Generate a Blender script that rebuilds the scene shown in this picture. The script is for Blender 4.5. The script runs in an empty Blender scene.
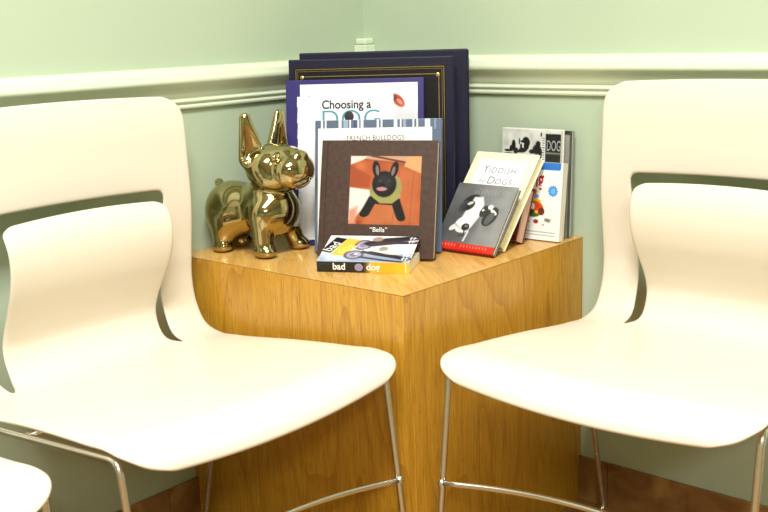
import bpy, bmesh, math, random
import numpy as np
from mathutils import Vector, Matrix
random.seed(4); rng = np.random.default_rng(4)
sc = bpy.context.scene
COL = sc.collection

# ------------------------------------------------------------------ camera
cam_d = bpy.data.cameras.new('camera'); cam = bpy.data.objects.new('camera', cam_d); COL.objects.link(cam)
cam_d.sensor_width = 36.0; cam_d.lens = 1045.29*36/768; cam_d.clip_start = .05
_r = Vector((0.75661, 0.653125, -0.031193)); _u = Vector((-0.116927, 0.182081, 0.976307)); _f = Vector((-0.64333, 0.735034, -0.214132))
M = Matrix((( _r.x, _u.x, -_f.x, 1.613078), (_r.y, _u.y, -_f.y, -1.797897), (_r.z, _u.z, -_f.z, 0.980781), (0, 0, 0, 1)))
cam.matrix_world = M
cam_d.dof.use_dof = True; cam_d.dof.focus_distance = 1.93; cam_d.dof.aperture_fstop = 9.0
sc.camera = cam
# ------------------------------------------------------------------ world, light, exposure
w = bpy.data.worlds.new('world'); sc.world = w; w.use_nodes = True
w.node_tree.nodes['Background'].inputs[0].default_value = (1, .96, .88, 1)
w.node_tree.nodes['Background'].inputs[1].default_value = .02
def area(name, loc, rot, sx, sy, power, col):
    l = bpy.data.lights.new(name, 'AREA'); l.shape = 'RECTANGLE'; l.size = sx; l.size_y = sy; l.energy = power; l.color = col
    o = bpy.data.objects.new(name, l); COL.objects.link(o); o.location = loc; o.rotation_euler = rot; return o
area('ceiling_lamp_near', (1.35, -1.65, 2.62), (0, 0, 0), .6, 1.2, 51, (1, .985, .94))
area('ceiling_lamp_far', (3.6, -3.6, 2.62), (0, 0, 0), .6, 1.2, 45, (1, .985, .94))
vs = sc.view_settings; vs.view_transform = 'Standard'; vs.look = 'None'; vs.gamma = 1; vs.use_curve_mapping = False
vs.exposure = 1.18

# ------------------------------------------------------------------ helpers
def lin(c):
    return tuple(((x/255)/12.92 if x/255 <= .04045 else (((x/255)+.055)/1.055)**2.4) for x in c)
def mat(name, col, rough=.5, metal=0, spec=.5, coat=0):
    m = bpy.data.materials.new(name); m.use_nodes = True
    b = m.node_tree.nodes['Principled BSDF']
    b.inputs['Base Color'].default_value = (*lin(col), 1); b.inputs['Roughness'].default_value = rough
    b.inputs['Metallic'].default_value = metal; b.inputs['Specular IOR Level'].default_value = spec
    b.inputs['Coat Weight'].default_value = coat; b.inputs['Coat Roughness'].default_value = .08
    return m
def N(m, t, **kw):
    n = m.node_tree.nodes.new(t)
    for k, v in kw.items(): setattr(n, k, v)
    return n
def L(m, a, b): m.node_tree.links.new(a, b)
def bsdf(m): return m.node_tree.nodes['Principled BSDF']
def mottled(name, c1, c2, scale, rough=.5, bump=.0, stretch=(1, 1, 1), detail=4, dist=0, c3=None, coat=0):
    m = mat(name, c1, rough, coat=coat)
    tc = N(m, 'ShaderNodeTexCoord'); mp = N(m, 'ShaderNodeMapping'); mp.inputs['Scale'].default_value = stretch
    L(m, tc.outputs['Object'], mp.inputs[0])
    no = N(m, 'ShaderNodeTexNoise'); no.inputs['Scale'].default_value = scale; no.inputs['Detail'].default_value = detail
    no.inputs['Distortion'].default_value = dist; L(m, mp.outputs[0], no.inputs['Vector'])
    cr = N(m, 'ShaderNodeValToRGB'); e = cr.color_ramp.elements
    e[0].position = .32; e[0].color = (*lin(c1), 1); e[1].position = .68; e[1].color = (*lin(c2), 1)
    if c3: k = cr.color_ramp.elements.new(.5); k.color = (*lin(c3), 1)
    L(m, no.outputs['Fac'], cr.inputs[0]); L(m, cr.outputs[0], bsdf(m).inputs['Base Color'])
    if bump:
        bp = N(m, 'ShaderNodeBump'); bp.inputs['Strength'].default_value = bump; bp.inputs['Distance'].default_value = .002
        L(m, no.outputs['Fac'], bp.inputs['Height']); L(m, bp.outputs[0], bsdf(m).inputs['Normal'])
    return m
def wood(name, light, mid, dark, rot=0.0, axis='Z'):
    """oak veneer: fine pores drawn out along the grain plus cathedral figure"""
    m = mat(name, mid, .34, coat=.25); bsdf(m).inputs['Coat Roughness'].default_value = .25
    tc = N(m, 'ShaderNodeTexCoord')
    pre = N(m, 'ShaderNodeMapping'); pre.inputs['Rotation'].default_value = (0, 0, rot); L(m, tc.outputs['Object'], pre.inputs[0])
    s_f = (150, 150, 8) if axis == 'Z' else (5, 140, 140)
    s_c = (5.2, 5.2, .9) if axis == 'Z' else (.9, 5.2, 5.2)
    mp = N(m, 'ShaderNodeMapping'); mp.inputs['Scale'].default_value = s_f; L(m, pre.outputs[0], mp.inputs[0])
    n1 = N(m, 'ShaderNodeTexNoise'); n1.inputs['Scale'].default_value = 1.6; n1.inputs['Detail'].default_value = 3; L(m, mp.outputs[0], n1.inputs['Vector'])
    mp2 = N(m, 'ShaderNodeMapping'); mp2.inputs['Scale'].default_value = s_c; L(m, pre.outputs[0], mp2.inputs[0])
    n2 = N(m, 'ShaderNodeTexNoise'); n2.inputs['Scale'].default_value = 1.0; n2.inputs['Detail'].default_value = 1.5; L(m, mp2.outputs[0], n2.inputs['Vector'])
    mul = N(m, 'ShaderNodeMath', operation='MULTIPLY'); mul.inputs[1].default_value = 13; L(m, n2.outputs['Fac'], mul.inputs[0])
    fr = N(m, 'ShaderNodeMath', operation='FRACT'); L(m, mul.outputs[0], fr.inputs[0])
    pw = N(m, 'ShaderNodeMath', operation='POWER'); pw.inputs[1].default_value = 5; L(m, fr.outputs[0], pw.inputs[0])
    a = N(m, 'ShaderNodeValToRGB'); e = a.color_ramp.elements
    e[0].position = .37; e[0].color = (*lin(mid), 1); e[1].position = .62; e[1].color = (*lin(light), 1)
    L(m, n1.outputs['Fac'], a.inputs[0])
    mx = N(m, 'ShaderNodeMixRGB'); mx.inputs[2].default_value = (*lin(dark), 1); L(m, a.outputs[0], mx.inputs[1])
    sc_ = N(m, 'ShaderNodeMath', operation='MULTIPLY'); sc_.inputs[1].default_value = .42; L(m, pw.outputs[0], sc_.inputs[0]); L(m, sc_.outputs[0], mx.inputs[0])
    n3 = N(m, 'ShaderNodeTexNoise'); n3.inputs['Scale'].default_value = 4; n3.inputs['Detail'].default_value = 2; L(m, mp.outputs[0], n3.inputs['Vector'])
    g = N(m, 'ShaderNodeMath', operation='GREATER_THAN'); g.inputs[1].default_value = .64; L(m, n3.outputs['Fac'], g.inputs[0])
    g2 = N(m, 'ShaderNodeMath', operation='MULTIPLY'); g2.inputs[1].default_value = .6; L(m, g.outputs[0], g2.inputs[0])
    mx2 = N(m, 'ShaderNodeMixRGB'); mx2.inputs[2].default_value = (*lin(dark), 1); L(m, mx.outputs[0], mx2.inputs[1]); L(m, g2.outputs[0], mx2.inputs[0])
    L(m, mx2.outputs[0], bsdf(m).inputs['Base Color'])
    return m
def obj(name, me, m=None, parent=None, smooth=False):
    if isinstance(me, bmesh.types.BMesh):
        bm = me; me = bpy.data.meshes.new(name); bm.to_mesh(me); bm.free()
    for mm in (m if isinstance(m, (list, tuple)) else [m]):
        if mm: me.materials.append(mm)
    o = bpy.data.objects.new(name, me); COL.objects.link(o)
    if parent: o.parent = parent
    if smooth:
        me.polygons.foreach_set('use_smooth', [True]*len(me.polygons))
    return o
def empty(name, loc, rot=(0, 0, 0)):
    o = bpy.data.objects.new(name, None); COL.objects.link(o); o.location = loc; o.rotation_euler = rot; o.empty_display_size = .05; return o
def tag(o, label, cat, group=None):
    o['label'] = label; o['category'] = cat
    if group: o['group'] = group
    return o
def struct(o): o['kind'] = 'structure'; return o
def box(bm, x0, x1, y0, y1, z0, z1, bev=0, seg=2, mi=0):
    r = bmesh.ops.create_cube(bm, size=1)
    for v in r['verts']:
        v.co = Vector(((x0+x1)/2+v.co.x*(x1-x0), (y0+y1)/2+v.co.y*(y1-y0), (z0+z1)/2+v.co.z*(z1-z0)))
    fs = set(f for v in r['verts'] for f in v.link_faces)
    for f in fs: f.material_index = mi
    if bev:
        es = list({e for v in r['verts'] for e in v.link_edges})
        rr = bmesh.ops.bevel(bm, geom=es, offset=bev, segments=seg, affect='EDGES', profile=.5)
        for f in rr['faces']: f.material_index = mi
def boxo(name, dims, m, parent=None, bev=0):
    bm = bmesh.new(); box(bm, *dims, bev=bev); return obj(name, bm, m, parent)
def tube(bm, pts, r, n=12, closed=False):
    pts = [Vector(p) for p in pts]; m = len(pts); rings = []
    prev = None
    for i, p in enumerate(pts):
        a = pts[i-1] if (i or closed) else p; b = pts[(i+1) % m] if (i < m-1 or closed) else p
        t = (b-a).normalized()
        if prev is None:
            nrm = t.orthogonal().normalized()
        else:
            nrm = (prev - t*prev.dot(t)).normalized()
        prev = nrm; bi = t.cross(nrm)
        rr = r[i] if hasattr(r, '__len__') else r
        rings.append([bm.verts.new(p+(nrm*math.cos(2*math.pi*k/n)+bi*math.sin(2*math.pi*k/n))*rr) for k in range(n)])
    lim = m if closed else m-1
    for i in range(lim):
        A, B = rings[i], rings[(i+1) % m]
        off = 0
        if closed and i == m-1:
            off = min(range(n), key=lambda o: (A[0].co-B[o].co).length)
        for k in range(n):
            f = bm.faces.new((A[k], A[(k+1) % n], B[(k+1+off) % n], B[(k+off) % n])); f.smooth = True
    if not closed:
        bm.faces.new(rings[0][::-1]); bm.faces.new(rings[-1])
def fillet(pts, r, seg=7, closed=False):
    pts = [Vector(p) for p in pts]; out = []; m = len(pts)
    for i, p in enumerate(pts):
        if not closed and i in (0, m-1): out.append(p); continue
        a = (pts[i-1]-p); b = (pts[(i+1) % m]-p); la, lb = a.length, b.length
        a.normalize(); b.normalize(); ang = a.angle(b); d = min(r/math.tan(ang/2), la*.48, lb*.48)
        s, e = p+a*d, p+b*d
        for k in range(seg+1):
            t = k/seg; out.append(s*(1-t)**2 + p*2*t*(1-t) + e*t*t)
    return out
def cat(xs, ys, x):
    """smooth monotone-ish interpolation (Catmull/pchip like) of ys over xs"""
    xs = np.array(xs, float); ys = np.array(ys, float); x = np.asarray(x, float)
    h = np.diff(xs); d = np.diff(ys)/h; mm = np.zeros(len(xs)); mm[0] = d[0]; mm[-1] = d[-1]
    for i in range(1, len(xs)-1):
        mm[i] = 0 if d[i-1]*d[i] <= 0 else (d[i-1]*h[i]+d[i]*h[i-1])/(h[i]+h[i-1])
    i = np.clip(np.searchsorted(xs, x)-1, 0, len(h)-1); t = np.clip((x-xs[i])/h[i], 0, 1)
    return ((2*t**3-3*t**2+1)*ys[i] + (t**3-2*t**2+t)*h[i]*mm[i] + (-2*t**3+3*t**2)*ys[i+1] + (t**3-t**2)*h[i]*mm[i+1])
def spline(pts, n):
    pts = np.array(pts, float); s = np.r_[0, np.cumsum(np.hypot(*np.diff(pts, axis=0).T))]
    # Catmull-Rom (non-uniform tangents), resampled evenly
    tg = np.zeros_like(pts); tg[0] = (pts[1]-pts[0])/(s[1]-s[0]); tg[-1] = (pts[-1]-pts[-2])/(s[-1]-s[-2])
    for i in range(1, len(pts)-1):
        h0, h1 = s[i]-s[i-1], s[i+1]-s[i]; tg[i] = ((pts[i]-pts[i-1])/h0*h1 + (pts[i+1]-pts[i])/h1*h0)/(h0+h1)
    S = np.linspace(0, s[-1], 1200); i = np.clip(np.searchsorted(s, S)-1, 0, len(s)-2); h = (s[i+1]-s[i]); t = ((S-s[i])/h)[:, None]; h = h[:, None]
    P = (2*t**3-3*t**2+1)*pts[i]+(t**3-2*t**2+t)*h*tg[i]+(-2*t**3+3*t**2)*pts[i+1]+(t**3-t**2)*h*tg[i+1]
    a = np.r_[0, np.cumsum(np.hypot(*np.diff(P, axis=0).T))]; T = np.linspace(0, a[-1], n)
    return np.c_[np.interp(T, a, P[:, 0]), np.interp(T, a, P[:, 1])], T

# ------------------------------------------------------------------ room
wall_m = mottled('pale_green_wall_paint', (175, 190, 165), (179, 194, 169), 3, .62)
rail_m = mat('glossy_pale_green_trim_paint', (212, 222, 196), .3)
ceil_m = mat('ceiling_white', (232, 230, 220), .8)
tile_m = mottled('tan_stone_tile', (120, 82, 40), (172, 130, 76), 9, .38, detail=8, dist=1.2, c3=(146, 106, 56))
grout_m = mat('tile_grout', (120, 95, 66), .8)
floor_m = mottled('floor_tile', (126, 86, 44), (176, 134, 80), 6, .32, detail=7, dist=1, c3=(150, 110, 62))
RX, RY, RZ = 6.1, -5.8, 2.66
struct(boxo('wall_left', (-.1, 0, RY-.1, .1, -.02, RZ), wall_m))
struct(boxo('wall_right', (0, RX+.1, 0, .1, -.02, RZ), wall_m))
struct(boxo('wall_front', (RX, RX+.1, RY-.1, .0, -.02, RZ), wall_m))
struct(boxo('wall_back', (0, RX, RY-.1, RY, -.02, RZ), wall_m))
struct(boxo('ceiling', (-.1, RX+.1, RY-.1, .1, RZ, RZ+.08), ceil_m))
# tiled floor: tiles with grout joints
bm = bmesh.new(); box(bm, 0, RX, RY, 0, -.02, -.0015, mi=1)
ts = .305
for i in range(20):
    for j in range(19):
        x0 = .0+i*ts; y1 = .0-j*ts
        if x0 < RX-.02 and y1 > RY+.02:
            box(bm, x0+.0015, min(x0+ts-.0015, RX), max(y1-ts+.0015, RY), y1-.0015, -.01, 0, bev=.001, seg=1)
struct(obj('floor', bm, [floor_m, grout_m]))
HB = .0944
def baseboard(name, along_x):
    bm = bmesh.new(); t = .009; x = .04
    k = 0
    L0 = RX if along_x else -RY
    joints = [.0, .33, .635, .94, 1.245, 1.55, 1.855, 2.16, 2.465, 2.77, 3.075, 3.38, 3.685, 3.99, 4.295, 4.6, 4.905, 5.21, 5.515, L0]
    for a, b in zip(joints[:-1], joints[1:]):
        if b > L0: b = L0
        if along_x: box(bm, a+.001, b-.001, -t, 0, 0, HB, bev=.0012, seg=2)
        else: box(bm, 0, t, -b+.001, -a-.001, 0, HB, bev=.0012, seg=2)
    if along_x: box(bm, 0, L0, -t*.7, 0, 0.001, HB-.002, mi=1)
    else: box(bm, 0, t*.7, -L0, 0, 0.001, HB-.002, mi=1)
    struct(obj(name, bm, [tile_m, grout_m]))
baseboard('baseboard_right', True); baseboard('baseboard_left', False)
prof = [(0, .8385), (.0065, .8385), (.0085, .841), (.0085, .8455), (.0062, .8475), (.0068, .8492), (.0098, .8505), (.0112, .8535), (.0100, .8565), (.0070, .8578), (.0070, .8600),
        (.0085, .8610), (.0095, .8665), (.0118, .8725), (.0155, .8785), (.0205, .8835), (.0255, .8862), (.0280, .8890), (.0290, .8935), (.0280, .8985),
        (.0250, .9030), (.0245, .9055), (.0225, .9100), (.0175, .9145), (.0110, .9170), (.0040, .9180), (0, .9180)]
def rail(name, along_x):
    bm = bmesh.new(); L0 = RX if along_x else -RY; rings = []
    for e in (0, 1):
        ring = []
        for (o, z) in prof:
            s = o if e == 0 else L0            # mitred into the corner
            ring.append(bm.verts.new((s, -o, z) if along_x else (o, -s, z)))
        rings.append(ring)
    for i in range(len(prof)-1): bm.faces.new((rings[0][i], rings[0][i+1], rings[1][i+1], rings[1][i]))
    bmesh.ops.recalc_face_normals(bm, faces=bm.faces)
    o = obj(name, bm, rail_m, smooth=True); struct(o)
    md = o.modifiers.new('e', 'EDGE_SPLIT'); md.split_angle = math.radians(50)
    return o
rail('trim_1', True); rail('trim_2', False)
# moulded block covering the joint of the rails in the corner
bm = bmesh.new()
box(bm, 0, .034, -.034, 0, .826, .943, bev=.002)
box(bm, 0, .030, -.030, 0, .9435, .957, bev=.004)
struct(obj('trim_3', bm, rail_m))

# ------------------------------------------------------------------ corner table
TA, TB, TH = .5685, .5606, .56
oak = wood('oak_veneer', (200, 150, 46), (184, 130, 32), (140, 86, 14))
oak2 = wood('oak_veneer_right_face', (200, 150, 46), (184, 130, 32), (140, 86, 14))
oak_top = wood('oak_veneer_top', (216, 172, 98), (204, 156, 78), (170, 116, 46), rot=math.radians(40), axis='X')
tb = empty('corner_table', (TA/2+.01, -TB/2-.01, 0))
tag(tb, 'golden oak veneer cube table in the corner between two white chairs', 'table')
ox, oy = -(TA/2+.01), TB/2+.01
def tpart(name, x0, x1, y0, y1, z0, z1, m, bev=.0008):
    return boxo(name, (x0+ox, x1+ox, y0+oy, y1+oy, z0, z1), m, tb, bev)
tpart('tabletop', .001, TA, -TB, -.001, TH-.0012, TH, oak_top, .0002)
for x0, x1, y0, y1, nx, ny, m_ in ((.001, TA-.0008, -TB, -TB+.018, .0095, 0, oak), (TA-.018, TA, -TB+.0185, -.001, 0, .0095, oak2)):
    bm = bmesh.new(); box(bm, x0+ox, x1+ox, y0+oy, y1+oy, .0962, TH-.0021, bev=.0004)
    box(bm, max(x0, nx or x0)+ox, x1+ox, y0+oy, min(y1, -ny if ny else y1)+oy, 0, .0962); obj('side_panel', bm, m_, tb)
tpart('side_panel', .012, .030, -TB+.0185, -.012, 0, TH-.0021, oak)
tpart('side_panel', .0305, TA-.0185, -.030, -.012, 0, TH-.0021, oak)

# ------------------------------------------------------------------ chairs
plastic = mat('cream_moulded_plastic', (221, 211, 194), .36)
chrome = mat('brushed_chrome', (226, 223, 216), .27, metal=1)
foot_m = mat('grey_plastic_glide', (120, 118, 112), .5)
HW = .252
def shell_mesh():
    main, S = spline([(.060, .870), (.068, .838), (.0735, .76), (.0745, .66), (.066, .58), (.062, .535), (.070, .485), (.093, .449), (.130, .439), (.19, .444),
                      (.334, .461), (.46, .472), (.526, .476), (.558, .469), (.573, .455), (.576, .444)], 112)
    total = S[-1]; nr = len(S)
    zt, zb = .7035, .4385
    up = [i for i in range(nr) if main[i, 0] < .131]
    i1 = min(up, key=lambda i: abs(main[i, 1]-zt)); i0 = max(up)          # slot top row, slot bottom row
    def cornerw(s):
        r1, r2 = .040, .060
        d0 = s; d1 = total-s; wv = HW+.009*float(np.clip((s-.62)/.25, 0, 1))
        if d0 < r1: wv -= r1-math.sqrt(max(0, r1*r1-(r1-d0)**2))
        if d1 < r2: wv -= r2-math.sqrt(max(0, r2*r2-(r2-d1)**2))
        return wv
    def slot_half(i):
        if i >= i0: return .168
        z = main[i, 1]
        h = float(cat([.43, .47, .53, .62, .70, .9], [.168, .174, .177, .182, .192, .192], z))
        dd = S[i]-S[i1]
        if 0 <= dd < .006: h -= .006-math.sqrt(max(0, .006**2-(.006-dd)**2))
        return h
    nf, nm = 9, 30
    V = []; F = []
    def put(u, i, d, z):
        a = abs(u)/HW
        w_back = float(np.clip((z-.47)/.12, 0, 1)) if d < .13 else 0
        w_seat = float(np.clip((d-.10)/.10, 0, 1)) * float(np.clip((.62-z)/.1, 0, 1))
        c = 1-(u/HW)**2
        d -= w_back*(.010*c); z += w_back*float(np.clip((z-.62)/.1, 0, 1))*.007*c
        edge = max(0, a-.86)/.14
        z -= w_seat*(.012*c*math.sin(math.pi*min(1, max(0, (d-.1)/.42)))+.004*edge**2)
        fr = float(np.clip((d-.36)/.215, 0, 1))**2*w_seat
        d += fr*.012*c; z -= fr*.015*c
        V.append((u, -(d-.3), z)); return len(V)-1
    grid = []
    for i in range(nr):
        Wd = cornerw(S[i]); sh = slot_half(i); row = []
        us = list(-np.linspace(Wd, sh, nf)) + list(np.linspace(-sh, sh, nm)[1:-1]) + list(np.linspace(sh, Wd, nf))
        inslot = i1 < i < i0
        for k, u in enumerate(us):
            if inslot and nf-1 < k < nf+nm-2: row.append(None); continue
            row.append(put(u, i, main[i, 0], main[i, 1]))
        grid.append(row)
    nc = len(grid[0])
    for i in range(nr-1):
        for k in range(nc-1):
            q = (grid[i][k], grid[i][k+1], grid[i+1][k+1], grid[i+1][k])
            if None in q: continue
            if i1 <= i < i0 and nf-1 <= k < nf+nm-2: continue
            F.append(q)
    # lumbar tongue rising from the seat inside the slot
    d0, z0 = main[i0]
    tp, TS = spline([(d0, z0), (.100, .4450), (.086, .464), (.080, .492), (.090, .522), (.109, .556), (.129, .592), (.1405, .632), (.140, .660), (.129, .685), (.118, .697)], 44)
    prev = grid[i0][nf-1:nf+nm-1]
    for j in range(1, len(TS)):
        s = TS[j]; z = tp[j, 1]
        th = float(cat([0, .012, .05, .11, .2, .3], [.168, .161, .151, .151, .155, .157], s))
        e = TS[-1]-s
        if e < .02: th -= .02-math.sqrt(max(0, .02**2-(.02-e)**2))
        row = []
        for u in np.linspace(-th, th, nm):
            c = 1-(u/.16)**2
            V.append((u, -(tp[j, 0]-.3)+0.006*c*min(1, s/.1), tp[j, 1]+.007*c*max(0, (z-.6)/.1))); row.append(len(V)-1)
        for k in range(nm-1): F.append((prev[k+1], prev[k], row[k], row[k+1]))
        prev = row
    me = bpy.data.meshes.new('seat_shell'); me.from_pydata([tuple(map(float, v)) for v in V], [], [tuple(map(int, f)) for f in F]); me.update()
    bm = bmesh.new(); bm.from_mesh(me); bmesh.ops.recalc_face_normals(bm, faces=bm.faces)
    bm.faces.ensure_lookup_table()
    top = max(bm.faces, key=lambda f: f.calc_area() if f.calc_center_median().y < -.05 and f.normal.z**2 > .8 else 0)
    if top.normal.z < 0: bmesh.ops.reverse_faces(bm, faces=bm.faces)
    bm.to_mesh(me); bm.free(); return me
SHELL = shell_mesh()
def chair(loc, rz, label):
    c = empty('chair', loc, (0, 0, rz)); tag(c, label, 'chair', 'white moulded waiting room chairs')
    s = obj('seat_shell', SHELL, plastic if not SHELL.materials else None, c, smooth=True)
    so = s.modifiers.new('thick', 'SOLIDIFY'); so.thickness = .0065; so.offset = -1; so.use_even_offset = True
    sb = s.modifiers.new('sub', 'SUBSURF'); sb.levels = 1; sb.render_levels = 1
    for sx in (-1, 1):
        bm = bmesh.new(); x = sx*.2545; Y = lambda d: -(d-.3)
        loop = [(x, Y(.135), .4195), (x, Y(.531), .4575), (x, Y(.586), .0065), (x, Y(.036), .0065)]
        tube(bm, fillet(loop, .021, 8, True), .0054, 14, True)
        obj('side_frame', bm, chrome, c)
        for d in (.08, .545):
            bm = bmesh.new(); box(bm, x-.008, x+.008, Y(d)-.012, Y(d)+.012, .0, .012, bev=.003); obj('glide', bm, foot_m, c)
    bm = bmesh.new()
    pts = []
    for k in range(25):
        t = k/12-1; pts.append((t*.2515, -(.5585-.065*(1-t*t)-.3), .255))
    tube(bm, pts, .0048, 12)
    for sx in (-1, 1):
        bmesh.ops.create_uvsphere(bm, u_segments=12, v_segments=8, radius=.0078, matrix=Matrix.Translation((sx*.2545, -(.5575-.3), .255)))
    obj('stretcher', bm, chrome, c, smooth=True)
    bm = bmesh.new(); d = .30
    tube(bm, fillet([(-.25, -(d-.3), .4345), (-.19, -(d-.3), .4335), (-.16, -(d-.3), .424), (.16, -(d-.3), .424), (.19, -(d-.3), .4335), (.25, -(d-.3), .4345)], .02, 4), .0042, 10); obj('cross_bar', bm, chrome, c, smooth=True)
    return c
chair((.894, -.303, 0), math.radians(-1.0), 'white moulded chair to the right of the oak table, against the right wall')
chair((.315, -.843, 0), math.radians(90), 'white moulded chair to the left of the oak table, whole seat in view')
chair((.290, -1.445, 0), math.radians(90), 'white moulded chair showing only a seat corner at the bottom left edge')

# ------------------------------------------------------------------ printing
def attr_mat(name, rough=.35, coat=.3):
    m = mat(name, (255, 255, 255), rough, coat=coat); a = N(m, 'ShaderNodeAttribute'); a.attribute_name = 'ink'
    L(m, a.outputs['Color'], bsdf(m).inputs['Base Color']); return m
ink_m = attr_mat('printed_ink')
def paint(name, parent, x0, x1, z0, z1, nx, ny, fn, y=-.0004, top=None):
    """flat printed sheet, its picture computed by fn(u, v) (v down) into a colour attribute"""
    us = np.linspace(0, 1, nx+1); vs_ = np.linspace(0, 1, ny+1)
    U, Vv = np.meshgrid(us, vs_)
    X = x0+(x1-x0)*U; Z = z1-(z1-z0)*Vv
    if top is None: co = np.c_[X.ravel(), np.full(X.size, y), Z.ravel()]
    else: co = np.c_[X.ravel(), Z.ravel(), np.full(X.size, top)]
    idx = np.arange((nx+1)*(ny+1)).reshape(ny+1, nx+1)
    f = np.c_[idx[:-1, :-1].ravel(), idx[1:, :-1].ravel(), idx[1:, 1:].ravel(), idx[:-1, 1:].ravel()]
    me = bpy.data.meshes.new(name); me.from_pydata(co.tolist(), [], f.tolist()); me.update()
    C = fn(U, Vv); C = np.clip(C, 0, 255)/255.0
    C = np.where(C <= .04045, C/12.92, ((C+.055)/1.055)**2.4)
    at = me.color_attributes.new('ink', 'FLOAT_COLOR', 'POINT')
    at.data.foreach_set('color', np.concatenate([C.reshape(-1, 3), np.ones((C.size//3, 1))], 1).astype(np.float32).ravel())
    return obj(name, me, ink_m, parent)
class Pic:
    def __init__(s, U, V, bg): s.U, s.V = U, V; s.C = np.ones(U.shape+(3,))*np.array(bg, float)
    def mix(s, m, c): m = np.clip(m, 0, 1)[..., None]; s.C = s.C*(1-m)+np.array(c, float)*m
    def ell(s, cx, cy, rx, ry, c, rot=0, soft=.12, a=1):
        x, y = s.U-cx, s.V-cy; r = math.radians(rot); X = x*math.cos(r)+y*math.sin(r); Y = -x*math.sin(r)+y*math.cos(r)
        d = np.sqrt((X/rx)**2+(Y/ry)**2); s.mix(np.clip((1-d)/soft+.5, 0, 1)*a, c)
    def poly(s, pts, c, soft=.006, a=1):
        inside = np.full(s.U.shape, 1e9); n = len(pts); ar = sum(pts[i][0]*pts[(i+1) % n][1]-pts[(i+1) % n][0]*pts[i][1] for i in range(n))
        for i in range(n):
            (x0, y0), (x1, y1) = pts[i], pts[(i+1) % n]; l = math.hypot(x1-x0, y1-y0)
            d = ((x1-x0)*(s.V-y0)-(y1-y0)*(s.U-x0))/l*(1 if ar > 0 else -1); inside = np.minimum(inside, d)
        s.mix(np.clip(inside/soft+.5, 0, 1)*a, c)
    def line(s, pts, wd, c, a=1, soft=.3):
        for (x0, y0), (x1, y1) in zip(pts[:-1], pts[1:]):
            dx, dy = x1-x0, y1-y0; t = np.clip(((s.U-x0)*dx+(s.V-y0)*dy)/(dx*dx+dy*dy+1e-9), 0, 1)
            d = np.hypot(s.U-x0-t*dx, s.V-y0-t*dy); s.mix(np.clip((wd-d)/(wd*soft)+.5, 0, 1)*a, c)
    def noise(s, amp, n=9, seed=0):
        g = np.random.default_rng(seed).normal(0, 1, (n+1, n+1)); x = np.clip(s.U*n, 0, n-1e-6); y = np.clip(s.V*n, 0, n-1e-6); i = x.astype(int); j = y.astype(int)
        fx, fy = x-i, y-j; fx = fx*fx*(3-2*fx); fy = fy*fy*(3-2*fy)
        v = g[j, i]*(1-fx)*(1-fy)+g[j, i+1]*fx*(1-fy)+g[j+1, i]*(1-fx)*fy+g[j+1, i+1]*fx*fy; s.C = s.C+(v*amp)[..., None]
def text(name, parent, body, size, x, z, m, y=-.0009, align='LEFT', sx=1, rot=None, spacing=1, off=0, shear=0, flat=None):
    cu = bpy.data.curves.new(name, 'FONT'); cu.body = body; cu.size = size; cu.align_x = align; cu.space_character = spacing; cu.offset = off; cu.extrude = .00012; cu.shear = shear
    t = bpy.data.objects.new(name, cu); COL.objects.link(t)
    bpy.context.view_layer.update(); dg = bpy.context.evaluated_depsgraph_get()
    me = bpy.data.meshes.new_from_object(t.evaluated_get(dg)); bpy.data.objects.remove(t); bpy.data.curves.remove(cu)
    R = Matrix.Rotation(math.radians(90), 4, 'X') if flat is None else Matrix.Identity(4)
    if rot is not None: R = R @ Matrix.Rotation(rot, 4, 'Z')
    me.transform(R @ Matrix.Diagonal((sx, 1, 1, 1))); me.materials.clear()
    o = obj(name, me, m, parent); o.location = (x, y, z); return o
black_ink = mat('black_ink', (24, 22, 24), .5); white_ink = mat('white_ink', (240, 236, 232), .5); grey_ink = mat('grey_ink', (105, 108, 118), .5)
teal_ink = mat('teal_ink', (70, 140, 160), .5); red_ink = mat('crimson_ink', (176, 22, 52), .45); gold_foil = mat('gold_foil', (212, 178, 110), .28, metal=1)

# ------------------------------------------------------------------ books
paper = mottled('book_paper', (222, 212, 192), (240, 232, 214), 500, .8, stretch=(.02, 1, .02))
def book(name, P, th, ph, W, H, T, label, cat_, cover, soft=False, page=None, group=None, spine='L', tb_=.0022, over=.0025, cover_name='cover'):
    """stands on its lower edge with the front face at local y=0; x to the right, z up the cover"""
    o = empty(name, P, (0, 0, 0)); o.rotation_euler = Matrix.Rotation(th, 3, 'Z').__matmul__(Matrix.Rotation(-ph, 3, 'X')).to_euler()
    tag(o, label, cat_, group); page = page or paper
    if soft: tb_, over = .0006, 0
    boxo('front_cover', (0, W, 0, tb_, 0, H), cover, o, bev=min(.0008, tb_*.4))
    boxo('back_cover', (0, W, T-tb_, T, 0, H), cover, o, bev=min(.0008, tb_*.4))
    if spine == 'L':
        boxo('spine', (0, tb_, tb_+.0001, T-tb_-.0001, 0, H), cover, o, bev=tb_*.3); a, b, c0, c1 = tb_+.0002, W-over, over, H-over
    elif spine == 'R':
        boxo('spine', (W-tb_, W, tb_+.0001, T-tb_-.0001, 0, H), cover, o, bev=tb_*.3); a, b, c0, c1 = over, W-tb_-.0002, over, H-over
    else:
        boxo('spine', (0, W, tb_+.0001, T-tb_-.0001, 0, tb_), cover, o, bev=tb_*.3); a, b, c0, c1 = over, W-over, tb_+.0002, H-over
    boxo('pages', (a, b, tb_+.0002, T-tb_-.0002, c0, c1), page, o)
    return o
def foot(x, y, ph, T): return (x, y, TH+T*math.sin(ph)+.0002)

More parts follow.
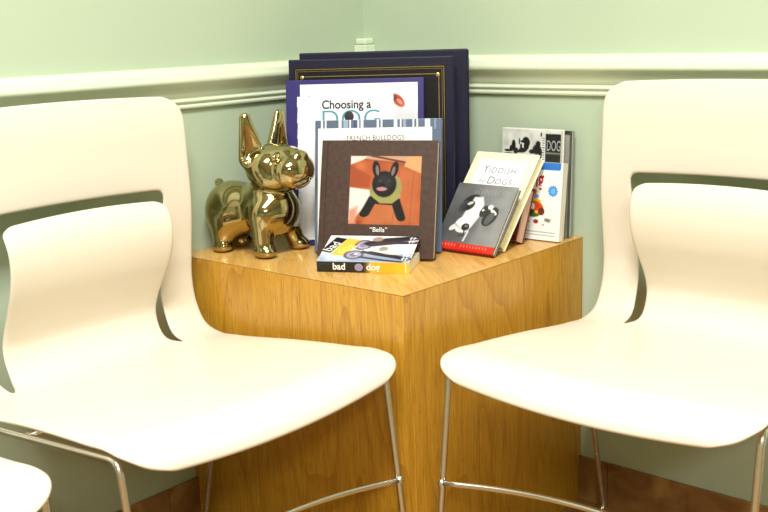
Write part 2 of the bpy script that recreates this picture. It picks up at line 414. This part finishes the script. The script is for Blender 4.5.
navy = mottled('navy_leatherette', (13, 12, 34), (23, 21, 50), 160, .5, bump=.2)
bsdf(navy).inputs['Specular IOR Level'].default_value = .3
black_lea = mottled('black_leatherette', (12, 11, 16), (20, 18, 24), 160, .5, bump=.2)
bsdf(black_lea).inputs['Specular IOR Level'].default_value = .25
# two photo albums standing across the corner
def album(P, th, ph, W, H, T, label, lines):
    o = empty('photo_album', P); o.rotation_euler = (Matrix.Rotation(th, 3, 'Z') @ Matrix.Rotation(-ph, 3, 'X')).to_euler()
    tag(o, label, 'photo album', 'large photo albums leaning in the corner')
    t = .006
    bm = bmesh.new(); box(bm, 0, W, 0, t, 0, H, bev=.0028, seg=3)
    obj('front_cover', bm, [navy], o, smooth=False)
    if lines:
        boxo('cover_panel', (.010, W-.016, -.0006, .0005, .006, H-.016), black_lea, o, bev=.0005)
    bm = bmesh.new(); box(bm, 0, W, T-t, T, 0, H, bev=.0028, seg=3); obj('back_cover', bm, navy, o)
    bm = bmesh.new(); box(bm, 0, t*.8, t+.0002, T-t-.0002, 0, H, bev=.002, seg=2); obj('spine', bm, navy, o)
    boxo('pages', (t, W-.006, t+.0004, T-t-.0004, .005, H-.005), black_lea, o)
    if lines:
        bm = bmesh.new()
        def frame(i0, top, wd):
            x0, x1, z0, z1 = i0, W-i0-.004, i0, H-top
            for d in (x0, x0+wd, z0, z1), (x1-wd, x1, z0, z1), (x0, x1, z1-wd, z1), (x0, x1, z0, z0+wd):
                box(bm, d[0], d[1], -.0011, -.0004, d[2], d[3])
        frame(.0145, .0195, .0011); frame(.0185, .0235, .0006); frame(.0245, .0335, .0013)
        for cx in (.027, W-.031):
            for cz in (H-.036, .027):
                bmesh.ops.create_uvsphere(bm, u_segments=12, v_segments=6, radius=.0042, matrix=Matrix.Translation((cx, -.0008, cz)) @ Matrix.Diagonal((1, .25, 1, 1)))
        obj('gold_border', bm, gold_foil, o)
    return o
album(foot(.067, -.2805, .06, .045), .581, .06, .345, .371, .045, 'dark navy album standing rearmost in the corner, behind the gold-bordered album', False)
album(foot(.098, -.342, .06, .045), .578, .06, .329, .360, .045, 'large navy album with double gold border lines on its black cover', True)

# purple cover book "Choosing a DOG"
purple = mat('violet_cover', (38, 29, 104), .4)
bk = book('picture_book', foot(.125, -.387, .165, .012), .585, .165, .274, .325, .012, 'violet-edged book with white cover reading Choosing a DOG', 'book', purple)
def f(U, V):
    p = Pic(U, V, (238, 238, 242)); p.poly([(.80, .06), (1, .06), (1, 1), (.80, 1)], (212, 214, 220), a=.0)
    p.poly([(.79, .125), (1.1, .2), (1.1, .5), (.79, .5)], (205, 206, 212), soft=.05)
    p.ell(.835, .112, .062, .032, (170, 60, 44), rot=32, soft=.3); p.ell(.80, .092, .035, .018, (110, 40, 34), rot=30); p.ell(.85, .122, .03, .012, (225, 130, 110), rot=35)
    p.poly([(.70, .0), (.795, .0), (.795, .3), (.70, .3)], (238, 238, 242))
    p.ell(.075, .135-.06, .006, .004, (60, 60, 70)); return p.C
paint('cover_sheet', bk, .029, .262, .01, .316, 150, 190, f, y=-.0006)
text('cover_lettering', bk, 'Choosing a', .0235, .072, .268, black_ink, sx=.92, off=.0005)
text('cover_lettering', bk, 'DOG', .048, .069, .232, teal_ink, sx=1.08, spacing=1.05, off=-.0004)
# black pupil-like picture inside the O
bm = bmesh.new(); bmesh.ops.create_uvsphere(bm, u_segments=20, v_segments=8, radius=.0095, matrix=Matrix.Translation((.1265, -.001, .252)) @ Matrix.Diagonal((1, .05, 1.1, 1)))
obj('cover_picture', bm, black_ink, bk)
# spiral-like ragged fore edge on the left
bm = bmesh.new()
for k in range(26): box(bm, .0225+.0015*((k*7) % 3)/3, .031, -.0004, .0001, .02+k*.0105, .0300+k*.0105)
obj('page_tabs', bm, mat('white_card', (232, 232, 238), .6), bk)

# plaid cover book
blue = mat('grey_blue_cloth', (78, 93, 118), .6)
bk = book('dog_breed_book', foot(.226, -.414, .235, .018), .567, .235, .243, .252, .018, 'book with blue plaid cover and cream title panel, directly behind the brown photo book', 'book', blue)
def f(U, V):
    p = Pic(U, V, (78, 93, 118)); x = U
    for cx, wd, c in ((.055, .008, (232, 236, 240)), (.085, .006, (232, 236, 240)), (.20, .012, (225, 230, 236)), (.245, .02, (140, 156, 178)), (.28, .005, (235, 238, 242)), (.32, .008, (50, 66, 96)), (.345, .006, (235, 238, 242)),
                      (.375, .012, (200, 208, 220)), (.50, .008, (235, 238, 242)), (.53, .006, (235, 238, 242)), (.64, .014, (215, 222, 230)), (.68, .005, (240, 242, 245)), (.71, .012, (130, 146, 170)), (.78, .006, (235, 238, 242)), (.81, .006, (235, 238, 242)), (.89, .02, (206, 214, 224)), (.95, .006, (120, 138, 162))):
        p.mix(np.clip((wd-np.abs(x-cx))/.003+.5, 0, 1), c)
    p.mix((V < .012)*.5, (220, 226, 232)); return p.C
paint('plaid_strip', bk, .0, .243, .232, .2518, 240, 16, f)
boxo('title_panel', (.006, .225, -.001, .0, .004, .236), mat('cream_panel', (240, 234, 226), .55), bk)
text('cover_lettering', bk, 'FRENCH BULLDOGS', .0132, .061, .2125, black_ink, y=-.0012, sx=.92, spacing=1.02)

# brown photo book with the portrait
brown = mottled('brown_leather', (58, 40, 34), (72, 51, 43), 120, .42, bump=.2)
bk = book('photo_book', foot(.257, -.439, .267, .02), .428, .267, .224, .218, .02, 'brown square photo book with a black puppy picture on its cover', 'book', brown)
bm = bmesh.new(); box(bm, .011, .0125, -.0003, .0002, .001, .217); obj('hinge_groove', bm, mat('dark_brown_groove', (34, 22, 18), .5), bk)
def f(U, V):
    p = Pic(U, V, (186, 92, 50)); p.noise(9, 7, 3)
    p.poly([(.55, .1), (1, .2), (1, 1), (.62, 1)], (202, 116, 68), soft=.15, a=.7); p.poly([(.25, .6), (.7, .6), (.7, 1), (.2, 1)], (208, 128, 78), soft=.1, a=.7)
    p.line([(.05, .33), (.95, .02)], .006, (150, 66, 34), a=.0); p.line([(.62, .98), (.70, .2)], .006, (160, 78, 44), a=.6); p.line([(.86, 1), (.9, .2)], .006, (160, 78, 44), a=.6)
    p.poly([(0, 0), (.26, 0), (.2, .05), (0, .13)], (238, 232, 226), soft=.02); p.poly([(.26, 0), (.8, 0), (.8, .09), (.2, .045)], (206, 170, 140), soft=.02)
    p.line([(.3, .0), (.82, .10)], .014, (110, 46, 36), a=.9); p.line([(.2, .05), (.85, .14)], .008, (150, 84, 60), a=.8)
    p.poly([(.8, 0), (1, 0), (1, .25), (.76, .15)], (226, 176, 122), soft=.02); p.poly([(0, .13), (.3, .3), (.28, .46), (0, .46)], (170, 78, 44), soft=.03, a=.8)
    p.poly([(0, .46), (.33, .5), (.28, .66), (.08, .92), (0, .95)], (246, 240, 238), soft=.02); p.poly([(0, .8), (.12, .74), (.1, 1), (0, 1)], (224, 160, 132), soft=.05)
    G = (150, 150, 88)
    p.ell(.50, .52, .21, .17, G); p.ell(.68, .42, .055, .13, (160, 160, 96), rot=-10)
    K = (22, 20, 24)
    p.line([(.33, .64), (.24, .82)], .062, K); p.line([(.66, .66), (.73, .86)], .062, K); p.ell(.215, .85, .06, .045, K); p.ell(.745, .895, .06, .05, K); p.poly([(.28, .6), (.72, .62), (.7, .72), (.34, .7)], K, a=.9)
    p.ell(.50, .56, .185, .1, (166, 166, 100)); p.line([(.33, .56), (.45, .66), (.6, .66), (.7, .58)], .03, (168, 166, 98))
    p.ell(.49, .41, .17, .19, K); p.ell(.37, .19, .055, .12, K, rot=-8); p.ell(.625, .20, .055, .12, K, rot=12)
    p.ell(.385, .21, .024, .075, (132, 116, 122), rot=-8); p.ell(.61, .22, .022, .07, (138, 120, 122), rot=12)
    p.ell(.49, .38, .11, .1, (44, 42, 50), soft=.6); p.ell(.46, .42, .05, .03, (14, 13, 15)); p.ell(.43, .36, .018, .016, (70, 66, 72)); p.ell(.56, .36, .018, .016, (70, 66, 72))
    p.ell(.455, .485, .07, .024, (214, 130, 150)); p.line([(.39, .47), (.46, .455), (.53, .475)], .008, (200, 190, 196), a=.6); p.C = p.C*np.array((.86, .84, .84)); return p.C
paint('cover_picture', bk, .26*.224, .87*.224, .28*.218, .865*.218, 150, 150, f)
text('cover_lettering', bk, '“Bella”', .0125, .118, .2*.218+.004, white_ink, align='CENTER')

# paperback lying flat in front
pb = empty('paperback', (.333, -.517, TH+.0003), (0, 0, math.radians(27.5)))
tag(pb, 'small paperback titled bad dog lying flat in front of the brown book', 'book')
PW, PD, PT = .168, .100, .019
boxo('pages', (.001, PW-.001, .001, PD-.007, .0008, PT-.0012), paper, pb)
boxo('back_cover', (0, PW, 0, PD, 0, .0006), mat('yellow_back_cover', (214, 160, 40), .4), pb)
def f(U, V):
    p = Pic(U, V, (20, 22, 22)); t = np.clip((U-.50)/.10, 0, 1); p.mix(t, (236, 176, 44))
    p.mix(((U > .60) & (U < .84))*.5, (240, 160, 30)); p.poly([(.955, 0), (.965, 0), (.965, 1), (.955, 1)], (250, 232, 190)); return p.C
paint('spine', pb, 0, PW, 0, PT, 120, 12, f, y=-.0003)
text('spine_lettering', pb, 'bad', .0165, .029, .0050, white_ink, y=-.0008, off=.0003)
text('spine_lettering', pb, 'dog', .0165, .0905, .0050, white_ink, y=-.0008, off=.0003)
bm = bmesh.new(); bmesh.ops.create_uvsphere(bm, u_segments=18, v_segments=8, radius=.0068, matrix=Matrix.Translation((.077, -.0006, .0095)) @ Matrix.Diagonal((1.15, .06, 1, 1)))
obj('spine_picture', bm, mat('grey_violet_ink', (140, 132, 160), .5), pb)
fc = empty('front_cover', (0, 0, PT-.0004), (math.radians(15), 0, 0)); fc.parent = pb
fc2 = boxo('cover_board', (0, PW, 0, PD+.002, 0, .0005), mat('white_cover', (232, 232, 232), .4), fc)
def f(U, V):
    p = Pic(U, V, (226, 224, 224))       # v = 0 at the far edge, 1 at the spine
    p.poly([(0, .72), (1, .66), (1, 1), (0, 1)], (138, 156, 184), soft=.08)
    p.poly([(.0, .74), (.03, .60), (.36, .74), (.34, .95), (.1, .98)], (190, 200, 214), soft=.08)
    p.poly([(.215, .10), (.40, .17), (.33, .48), (.24, .78), (.11, .74)], (240, 184, 62), soft=.02)
    p.poly([(.075, .07), (.205, .13), (.10, .68), (-.02, .62)], (16, 16, 18), soft=.012)
    for cx, cy, rx, ry in ((.42, .36, .10, .20), (.365, .74, .11, .17)):
        p.ell(cx, cy, rx, ry, (92, 88, 110)); p.ell(cx, cy, rx*.72, ry*.72, (160, 156, 178)); p.ell(cx, cy, rx*.4, ry*.42, (120, 116, 140)); p.ell(cx+.02, cy-.03, rx*.2, ry*.2, (214, 212, 224))
    p.line([(.50, .30), (.68, .16), (1, .05)], .085, (24, 28, 44)); p.line([(.52, .36), (.75, .26), (.98, .24)], .055, (40, 46, 66))
    p.line([(.48, .62), (.62, .70), (.8, .78), (.95, .86)], .055, (34, 32, 46)); p.line([(.45, .82), (.7, .92), (.9, .97)], .03, (60, 56, 74))
    p.line([(.5, .55), (.66, .46), (.85, .46)], .05, (236, 230, 224)); p.ell(.66, .50, .05, .09, (150, 140, 130)); p.ell(.78, .62, .12, .09, (222, 206, 204), soft=.5)
    p.ell(.55, .13, .06, .09, (150, 130, 120), soft=.4)
    for k in range(7):
        y = .06+k*.13; p.line([(.90, y), (.975, y+.02)], .007, (240, 240, 244)); p.line([(.915, y-.03), (.91, y+.06)], .006, (240, 240, 244)); p.line([(.95, y-.02), (.945, y+.07)], .006, (240, 240, 244))
    return p.C
paint('cover_picture', fc, 0, PW, 0, PD+.002, 150, 100, f, top=.0008)
text('cover_lettering', fc, 'bad', .026, .006, .0012, white_ink, y=.030, rot=math.radians(68), flat=1).location = (.0145, .0365, .0010)
text('cover_lettering', fc, 'dog', .026, .006, .0012, mat('pale_yellow_ink', (250, 214, 120), .5), rot=math.radians(62), flat=1).location = (.038, .028, .0010)

# right-hand group
greyc = mat('dark_grey_cover', (74, 74, 78), .35)
bk = book('dog_photography_book', foot(.397, -.2650, .67, .0133), .0, .67, .137, .142, .012, 'small grey book with a spotted dog face and red bottom strip', 'book', greyc)
def f(U, V):
    p = Pic(U, V, (120, 120, 122)); p.mix(np.clip(1-U*1.5, 0, 1)*.6, (62, 62, 64)); p.mix(np.clip(U-.55, 0, 1)*.9, (160, 160, 160)); p.noise(6, 8, 5)
    p.ell(.30, .60, .25, .32, (70, 70, 72), soft=.7, a=.7)
    p.ell(.34, .27, .14, .10, (28, 28, 30), rot=-20); p.ell(.25, .36, .08, .10, (60, 60, 62), rot=30)
    W = (228, 226, 222)
    p.poly([(.36, .20), (.50, .19), (.56, .30), (.56, .48), (.49, .66), (.42, .76), (.27, .70), (.27, .56), (.30, .42)], W, soft=.03)
    p.ell(.34, .63, .13, .12, W); p.ell(.20, .68, .07, .04, (210, 208, 204), rot=-40); p.line([(.47, .72), (.45, .86)], .016, (200, 200, 198))
    p.ell(.31, .34, .105, .07, (50, 50, 52), rot=-32); p.ell(.33, .30, .05, .022, (200, 198, 194), rot=-25); p.ell(.31, .37, .03, .022, (16, 16, 18))
    p.ell(.60, .40, .06, .09, (46, 46, 48), rot=18); p.ell(.58, .385, .022, .018, (200, 198, 196)); p.ell(.73, .47, .105, .15, (40, 40, 42), rot=24); p.ell(.685, .33, .045, .035, (220, 218, 214)); p.ell(.76, .40, .07, .025, (212, 210, 206), rot=30)
    p.ell(.73, .50, .055, .10, (84, 84, 86), rot=24); p.ell(.40, .66, .065, .055, (34, 34, 36)); p.ell(.41, .645, .03, .018, (110, 110, 112)); p.line([(.40, .70), (.42, .78), (.34, .80)], .012, (60, 60, 62))
    p.ell(.27, .66, .1, .015, (150, 148, 146), rot=30, a=.5)
    for k in range(11): x = .34+k*.055; p.line([(x, .075), (x, .145)], .006, (156, 156, 158), a=.55); p.line([(x, .075 if k % 2 else .145), (x+.03, .075 if k % 3 else .11)], .005, (156, 156, 158), a=.5)
    p.mix((V > .905)*1.0, (196, 34, 22))
    for k in range(16):
        if k in (6,): continue
        x = .08+k*.052; p.line([(x, .925), (x+.006, .955)], .006, (240, 150, 130), a=.7); p.line([(x+.014, .925), (x+.010, .955)], .005, (240, 150, 130), a=.6)
    return p.C
paint('cover_picture', bk, 0, .137, 0, .142, 150, 160, f)
boxo('red_bottom_edge', (.0, .137, -.0006, .0118, -.0006, .0005), mat('red_spine', (178, 24, 14), .35), bk)

cream = mat('cream_jacket', (240, 234, 198), .42)
bk = book('humour_book', foot(.375, -.2235, .713, .022), -.011, .713, .149, .206, .020, 'cream hardcover reading Yiddish Dogs, leaning behind the small grey book', 'book', cream, page=mottled('cream_pages', (226, 214, 170), (240, 230, 192), 400, .8, stretch=(1, 1, .02)))
boxo('cover_panel', (.019, .130, -.0006, .0, .03, .188), mat('white_panel', (238, 238, 240), .5), bk)
text('cover_lettering', bk, 'Y', .0245, .034, .158, grey_ink, y=-.001, off=-.0002); text('cover_lettering', bk, 'IDDISH', .0185, .049, .158, grey_ink, y=-.001, spacing=1.12, off=-.0002)
text('cover_lettering', bk, 'for', .0135, .034, .1335, grey_ink, y=-.001, shear=.4, off=-.0002); text('cover_lettering', bk, 'D', .0245, .055, .1325, grey_ink, y=-.001, off=-.0002)
text('cover_lettering', bk, 'OGS', .0185, .074, .1325, grey_ink, y=-.001, spacing=1.12, off=-.0002)

maroon = mottled('dark_red_cover', (84, 26, 18), (110, 36, 26), 60, .4)
pink_pages = mottled('pinkish_pages', (190, 150, 130), (232, 206, 188), 260, .8, stretch=(.1, 1, .1))
bk = book('maroon_book', foot(.402, -.153, .40, .029), .0, .40, .108, .106, .029, 'dark red book mostly hidden behind the cream hardcover, page edges showing', 'book', maroon, page=pink_pages, over=.0015, tb_=.003)

white_c = mat('white_cover_gloss', (236, 234, 228), .35, coat=.2)
bk = book('training_book', foot(.421, -.0865, .115, .018), .036, .115, .141, .152, .018, 'white paperback with blue top band and red letters ending in ing', 'book', white_c, soft=True)
def f(U, V):
    p = Pic(U, V, (240, 238, 236)); p.poly([(.03, -.1), (.97, -.1), (.97, .075), (.95, .095), (.03, .095)], (40, 116, 200), soft=.01)
    pts = []
    for k in range(24):
        r = .085 if k % 2 == 0 else .055; a = 2*math.pi*k/24
        p.poly([(.865, .36), (.865+r*math.cos(a)*1.05, .36+r*math.sin(a)), (.865+.055*math.cos(a+.3)*1.05, .36+.055*math.sin(a+.3))], (60, 140, 216)); p.poly([(.865, .36), (.865+r*math.cos(a)*1.05, .36+r*math.sin(a)), (.865+.055*math.cos(a-.3)*1.05, .36+.055*math.sin(a-.3))], (60, 140, 216))
    p.ell(.865, .36, .04, .04, (100, 180, 236))
    p.ell(.56, .38, .05, .035, (190, 80, 60)); p.ell(.60, .44, .05, .03, (150, 150, 190)); p.ell(.6, .50, .09, .03, (226, 190, 50)); p.ell(.60, .60, .13, .10, (196, 96, 34)); p.ell(.56, .57, .03, .04, (240, 236, 230)); p.ell(.64, .57, .035, .035, (210, 60, 40))
    p.ell(.70, .63, .05, .05, (110, 50, 30)); p.ell(.56, .68, .10, .03, (60, 110, 60)); p.ell(.53, .64, .05, .03, (40, 60, 40)); p.ell(.62, .64, .025, .02, (236, 190, 60))
    p.ell(.62, .765, .04, .028, (150, 50, 40)); p.poly([(.76, .71), (.86, .72), (.84, .77), (.75, .75)], (150, 140, 130)); p.ell(.80, .74, .02, .014, (90, 120, 80)); p.ell(.5, .77, .02, .01, (120, 90, 70)); p.ell(.74, .80, .02, .012, (190, 140, 120))
    for y in (.895, .935):
        for k in range(22): x = .06+k*.04; p.line([(x, y), (x+.026, y)], .007, (120, 160, 150), a=.8)
    return p.C
paint('cover_picture', bk, 0, .141, 0, .152, 150, 160, f)
text('cover_lettering', bk, 'ing', .047, .0680, .1045, red_ink, y=-.0008, sx=.60, off=.0009)

bw_m = mat('white_gloss_jacket', (214, 214, 208), .32, coat=.3)
bk = book('dog_picture_book', foot(.405, -.052, .055, .013), -.002, .055, .137, .214, .013, 'book with black-and-white dog photographs, rising behind the white paperback', 'book', bw_m)
def f(U, V):
    p = Pic(U, V, (206, 206, 202)); p.noise(10, 14, 8)
    K = (26, 26, 28)
    for (x, y, rx, ry) in ((.20, .16, .035, .05), (.16, .19, .03, .03), (.24, .21, .04, .03), (.41, .10, .05, .022), (.38, .12, .06, .015), (.42, .16, .045, .04), (.36, .20, .07, .02), (.33, .17, .02, .03), (.46, .13, .02, .03),
                         (.62, .14, .04, .03), (.60, .19, .07, .045), (.66, .22, .03, .05), (.52, .21, .05, .02), (.1, .21, .06, .012), (.30, .215, .1, .012), (.3, .12, .012, .03), (.67, .05, .012, .02), (.12, .25, .1, .02), (.45, .26, .2, .02)):
        p.ell(x, y, rx, ry, K, soft=.35)
    for k in range(12): p.line([(.69+.01*(k % 2), .08+k*.022), (.725, .082+k*.022)], .004, (40, 40, 40), a=.8)
    p.poly([(.745, .04), (1, .04), (1, 1), (.745, 1)], (30, 30, 32)); p.poly([(.76, .035), (.98, .035), (.98, .05), (.76, .05)], (170, 170, 168), a=.0)
    p.poly([(.75, .205), (1, .21), (1, .225), (.75, .225)], (110, 112, 104)); p.line([(0, .003), (1, .003)], .006, (235, 235, 230))
    for (x, y) in ((.2, .45), (.5, .5), (.35, .7)): p.ell(x, y, .12, .08, K, soft=.4)
    return p.C
paint('cover_picture', bk, 0, .137, 0, .214, 150, 210, f)
text('cover_lettering', bk, 'DOG', .0285, .1045, .173, mat('silver_ink', (150, 152, 158), .5), y=-.0008, sx=.50, off=.0002)
grey_jacket = mottled('mottled_grey_jacket', (30, 30, 30), (150, 152, 146), 55, .4, detail=2, stretch=(1, 1, .4))
bk = book('photography_album_book', foot(.408, -.033, .045, .010), -.002, .045, .148, .211, .010, 'thin grey book flat against the wall behind the black-and-white dog book', 'book', mat('grey_jacket', (128, 132, 122), .4))
def f(U, V):
    p = Pic(U, V, (134, 138, 128)); p.noise(8, 5, 2); p.mix((V < .035)*1., (60, 62, 60))
    for k in range(12): p.ell(.05+k*.08, .012, .03, .012, (20, 20, 20) if k % 2 else (180, 182, 176))
    p.mix((U > .965)*.8, (60, 62, 58)); return p.C
paint('cover_picture', bk, 0, .148, 0, .211, 100, 120, f, y=-.0003)

# ------------------------------------------------------------------ bulldog figurine (signed distance blend meshed with surface nets)
def rotm(ax, deg): return np.array(Matrix.Rotation(math.radians(deg), 3, ax))
def s_ell(P, c, r, R=None):
    q = P-np.array(c)
    if R is not None: q = q @ R
    r = np.array(r); k0 = np.linalg.norm(q/r, axis=-1); k1 = np.linalg.norm(q/(r*r), axis=-1)+1e-9
    return k0*(k0-1)/k1
def s_cap(P, a, b, ra, rb):
    a, b = np.array(a, float), np.array(b, float); ab = b-a; t = np.clip(((P-a)@ab)/(ab@ab), 0, 1)
    return np.linalg.norm(P-a-t[..., None]*ab, axis=-1)-(ra+(rb-ra)*t)
def smin(a, b, k): h = np.clip(.5+.5*(b-a)/k, 0, 1); return b*(1-h)+a*h-k*h*(1-h)
def smax(a, b, k): return -smin(-a, -b, k)
def dog(P):
    d = s_ell(P, (-.056, -.002, .081), (.046, .046, .046))
    d = smin(d, s_cap(P, (-.05, 0, .085), (.03, 0, .087), .043, .044), .04)
    d = smin(d, s_ell(P, (.047, .004, .084), (.043, .053, .050)), .022)
    d = smin(d, s_cap(P, (.03, .002, .12), (.045, .004, .14), .036, .034), .015)
    for y in (-1, 1):
        d = smin(d, s_cap(P, (-.060, y*.022, .07), (-.064, y*.028, .016), .026, .0175), .022)
        d = smin(d, s_ell(P, (-.061, y*.030, .012), (.020, .0185, .0125)), .006)
    d = smin(d, s_cap(P, (.044, -.032, .08), (.050, -.040, .016), .026, .0175), .014)
    d = smin(d, s_ell(P, (.054, -.041, .0125), (.0225, .020, .013)), .006)
    d = smin(d, s_cap(P, (.046, .033, .07), (.057, .054, .016), .024, .0165), .014)
    d = smin(d, s_ell(P, (.061, .056, .0125), (.0215, .019, .013)), .006)
    d = smin(d, s_ell(P, (-.084, -.003, .1320), (.0088, .0088, .0088)), .006)          # stub tail
    # head: skull, cheeks, jowls, nose, brow; face tilted up
    h = s_ell(P, (.044, .002, .168), (.047, .054, .044))
    h = smin(h, s_ell(P, (.060, .002, .150), (.044, .050, .030)), .014)
    h = smin(h, s_ell(P, (.078, .002, .192), (.034, .030, .019), rotm('Y', 4)), .012)
    hm = s_ell(P, (.096, .002, .163), (.037, .046, .037), rotm('Y', -12))
    h = smin(h, hm, .007)
    h = smin(h, s_ell(P, (.112, .002, .192), (.015, .019, .0115), rotm('Y', 25)), .005)   # nose
    for y in (-1, 1):
        h = smax(h, -s_ell(P, (.088, y*.040+.002, .196), (.012, .013, .010)), .005)               # eye hollow
        h = smin(h, s_ell(P, (.081, y*.036+.002, .191), (.0085, .0095, .0075)), .0015)            # eyeball
        h = smax(h, -s_cap(P, (.068, y*.060, .186), (.074, y*.058, .142), .0035, .0035), .005)  # cheek crease
        h = smax(h, -s_cap(P, (.132, .002, .150), (.110, .002+y*.044, .136), .0022, .0022), .004)
        c0 = np.array((0., 0, .190)); c1 = np.array((0., y*.010, .2615))
        a = math.radians(15*y-32); Q = P-np.array((.030, y*.037+.002, 0)); X = Q[..., 0]*math.cos(a)+Q[..., 1]*math.sin(a); Yq = -Q[..., 0]*math.sin(a)+Q[..., 1]*math.cos(a)
        Q = np.stack([X*1.8, Yq, Q[..., 2]], -1)
        e = s_cap(Q, c0, c1, .0265, .0115)*.6
        Q2 = Q.copy(); Q2[..., 0] -= .0215
        e = smax(e, -s_cap(Q2, c0+np.array((0, 0, .008)), c1-np.array((0, 0, .003)), .0215, .0080)*.6, .0015)
        h = smin(h, e, .006)
    d = smin(d, h, .006)
    return smax(d, -(P[..., 2]-.0), .002)
def surface_nets(fn, lo, hi, step):
    ax = [np.arange(l, u, step) for l, u in zip(lo, hi)]; G = np.stack(np.meshgrid(*ax, indexing='ij'), -1)
    D = np.empty(G.shape[:3])
    for i in range(0, G.shape[0], 16): D[i:i+16] = fn(G[i:i+16])
    S = D < 0; nx, ny, nz = D.shape
    cnt = np.zeros((nx-1, ny-1, nz-1)); acc = np.zeros((nx-1, ny-1, nz-1, 3))
    corner = [(i, j, k) for i in (0, 1) for j in (0, 1) for k in (0, 1)]
    sl = lambda o: (slice(o[0], nx-1+o[0]), slice(o[1], ny-1+o[1]), slice(o[2], nz-1+o[2]))
    for a in corner:
        for x in range(3):
            if a[x]: continue
            b = list(a); b[x] = 1; A, B = D[sl(a)], D[sl(b)]; cr = (A < 0) != (B < 0)
            t = np.where(cr, A/(A-B+1e-12), 0); pt = np.zeros(acc.shape); pt += np.array(a); pt[..., x] += t
            acc += pt*cr[..., None]; cnt += cr
    act = cnt > 0; idx = -np.ones(act.shape, int); idx[act] = np.arange(act.sum())
    ii = np.argwhere(act); V = (ii+acc[act]/cnt[act][:, None])*step+np.array(lo)
    F = []
    for x in range(3):
        y, z = (x+1) % 3, (x+2) % 3
        sa = [slice(1, -1)]*3; sa[x] = slice(0, -1); A = S[tuple(sa)]
        sb = [slice(1, -1)]*3; sb[x] = slice(1, None); B = S[tuple(sb)]
        for cond, flip in ((A & ~B, False), (~A & B, True)):
            c = np.argwhere(cond); off = np.ones(3, int); off[x] = 0; c = c+off
            q = []
            for dy, dz in ((0, 0), (1, 0), (1, 1), (0, 1)):
                e = c.copy(); e[:, y] -= dy; e[:, z] -= dz; q.append(idx[e[:, 0], e[:, 1], e[:, 2]])
            q = np.stack(q, 1); q = q[:, ::-1] if flip else q; F.append(q)
    F = np.concatenate(F); F = F[(F >= 0).all(1)]
    for _ in range(3):                                  # pull onto the surface
        e = 4e-4; d = fn(V); g = np.stack([(fn(V+np.eye(3)[k]*e)-fn(V-np.eye(3)[k]*e))/(2*e) for k in range(3)], -1)
        g /= (np.linalg.norm(g, axis=1, keepdims=True)+1e-9); V = V-g*np.clip(d, -.001, .001)[:, None]
    return V, F
V, F = surface_nets(dog, (-.115, -.075, -.004), (.145, .095, .28), .0021)
V[:, 2] = np.maximum(V[:, 2], 0)
me = bpy.data.meshes.new('bulldog_figurine'); me.from_pydata(V.tolist(), [], F.tolist()); me.update()
gold = mat('polished_gold_glaze', (178, 164, 120), .09, metal=1)
dg_ = obj('bulldog_figurine', me, gold, None, smooth=True)
md = dg_.modifiers.new('s', 'SMOOTH'); md.iterations = 3; md.factor = .5
dg_.location = (.112, -.4575, TH+.0002); dg_.rotation_euler = (0, 0, math.radians(9))
tag(dg_, 'shiny gold ceramic French bulldog figurine standing left of the books on the oak table', 'figurine')
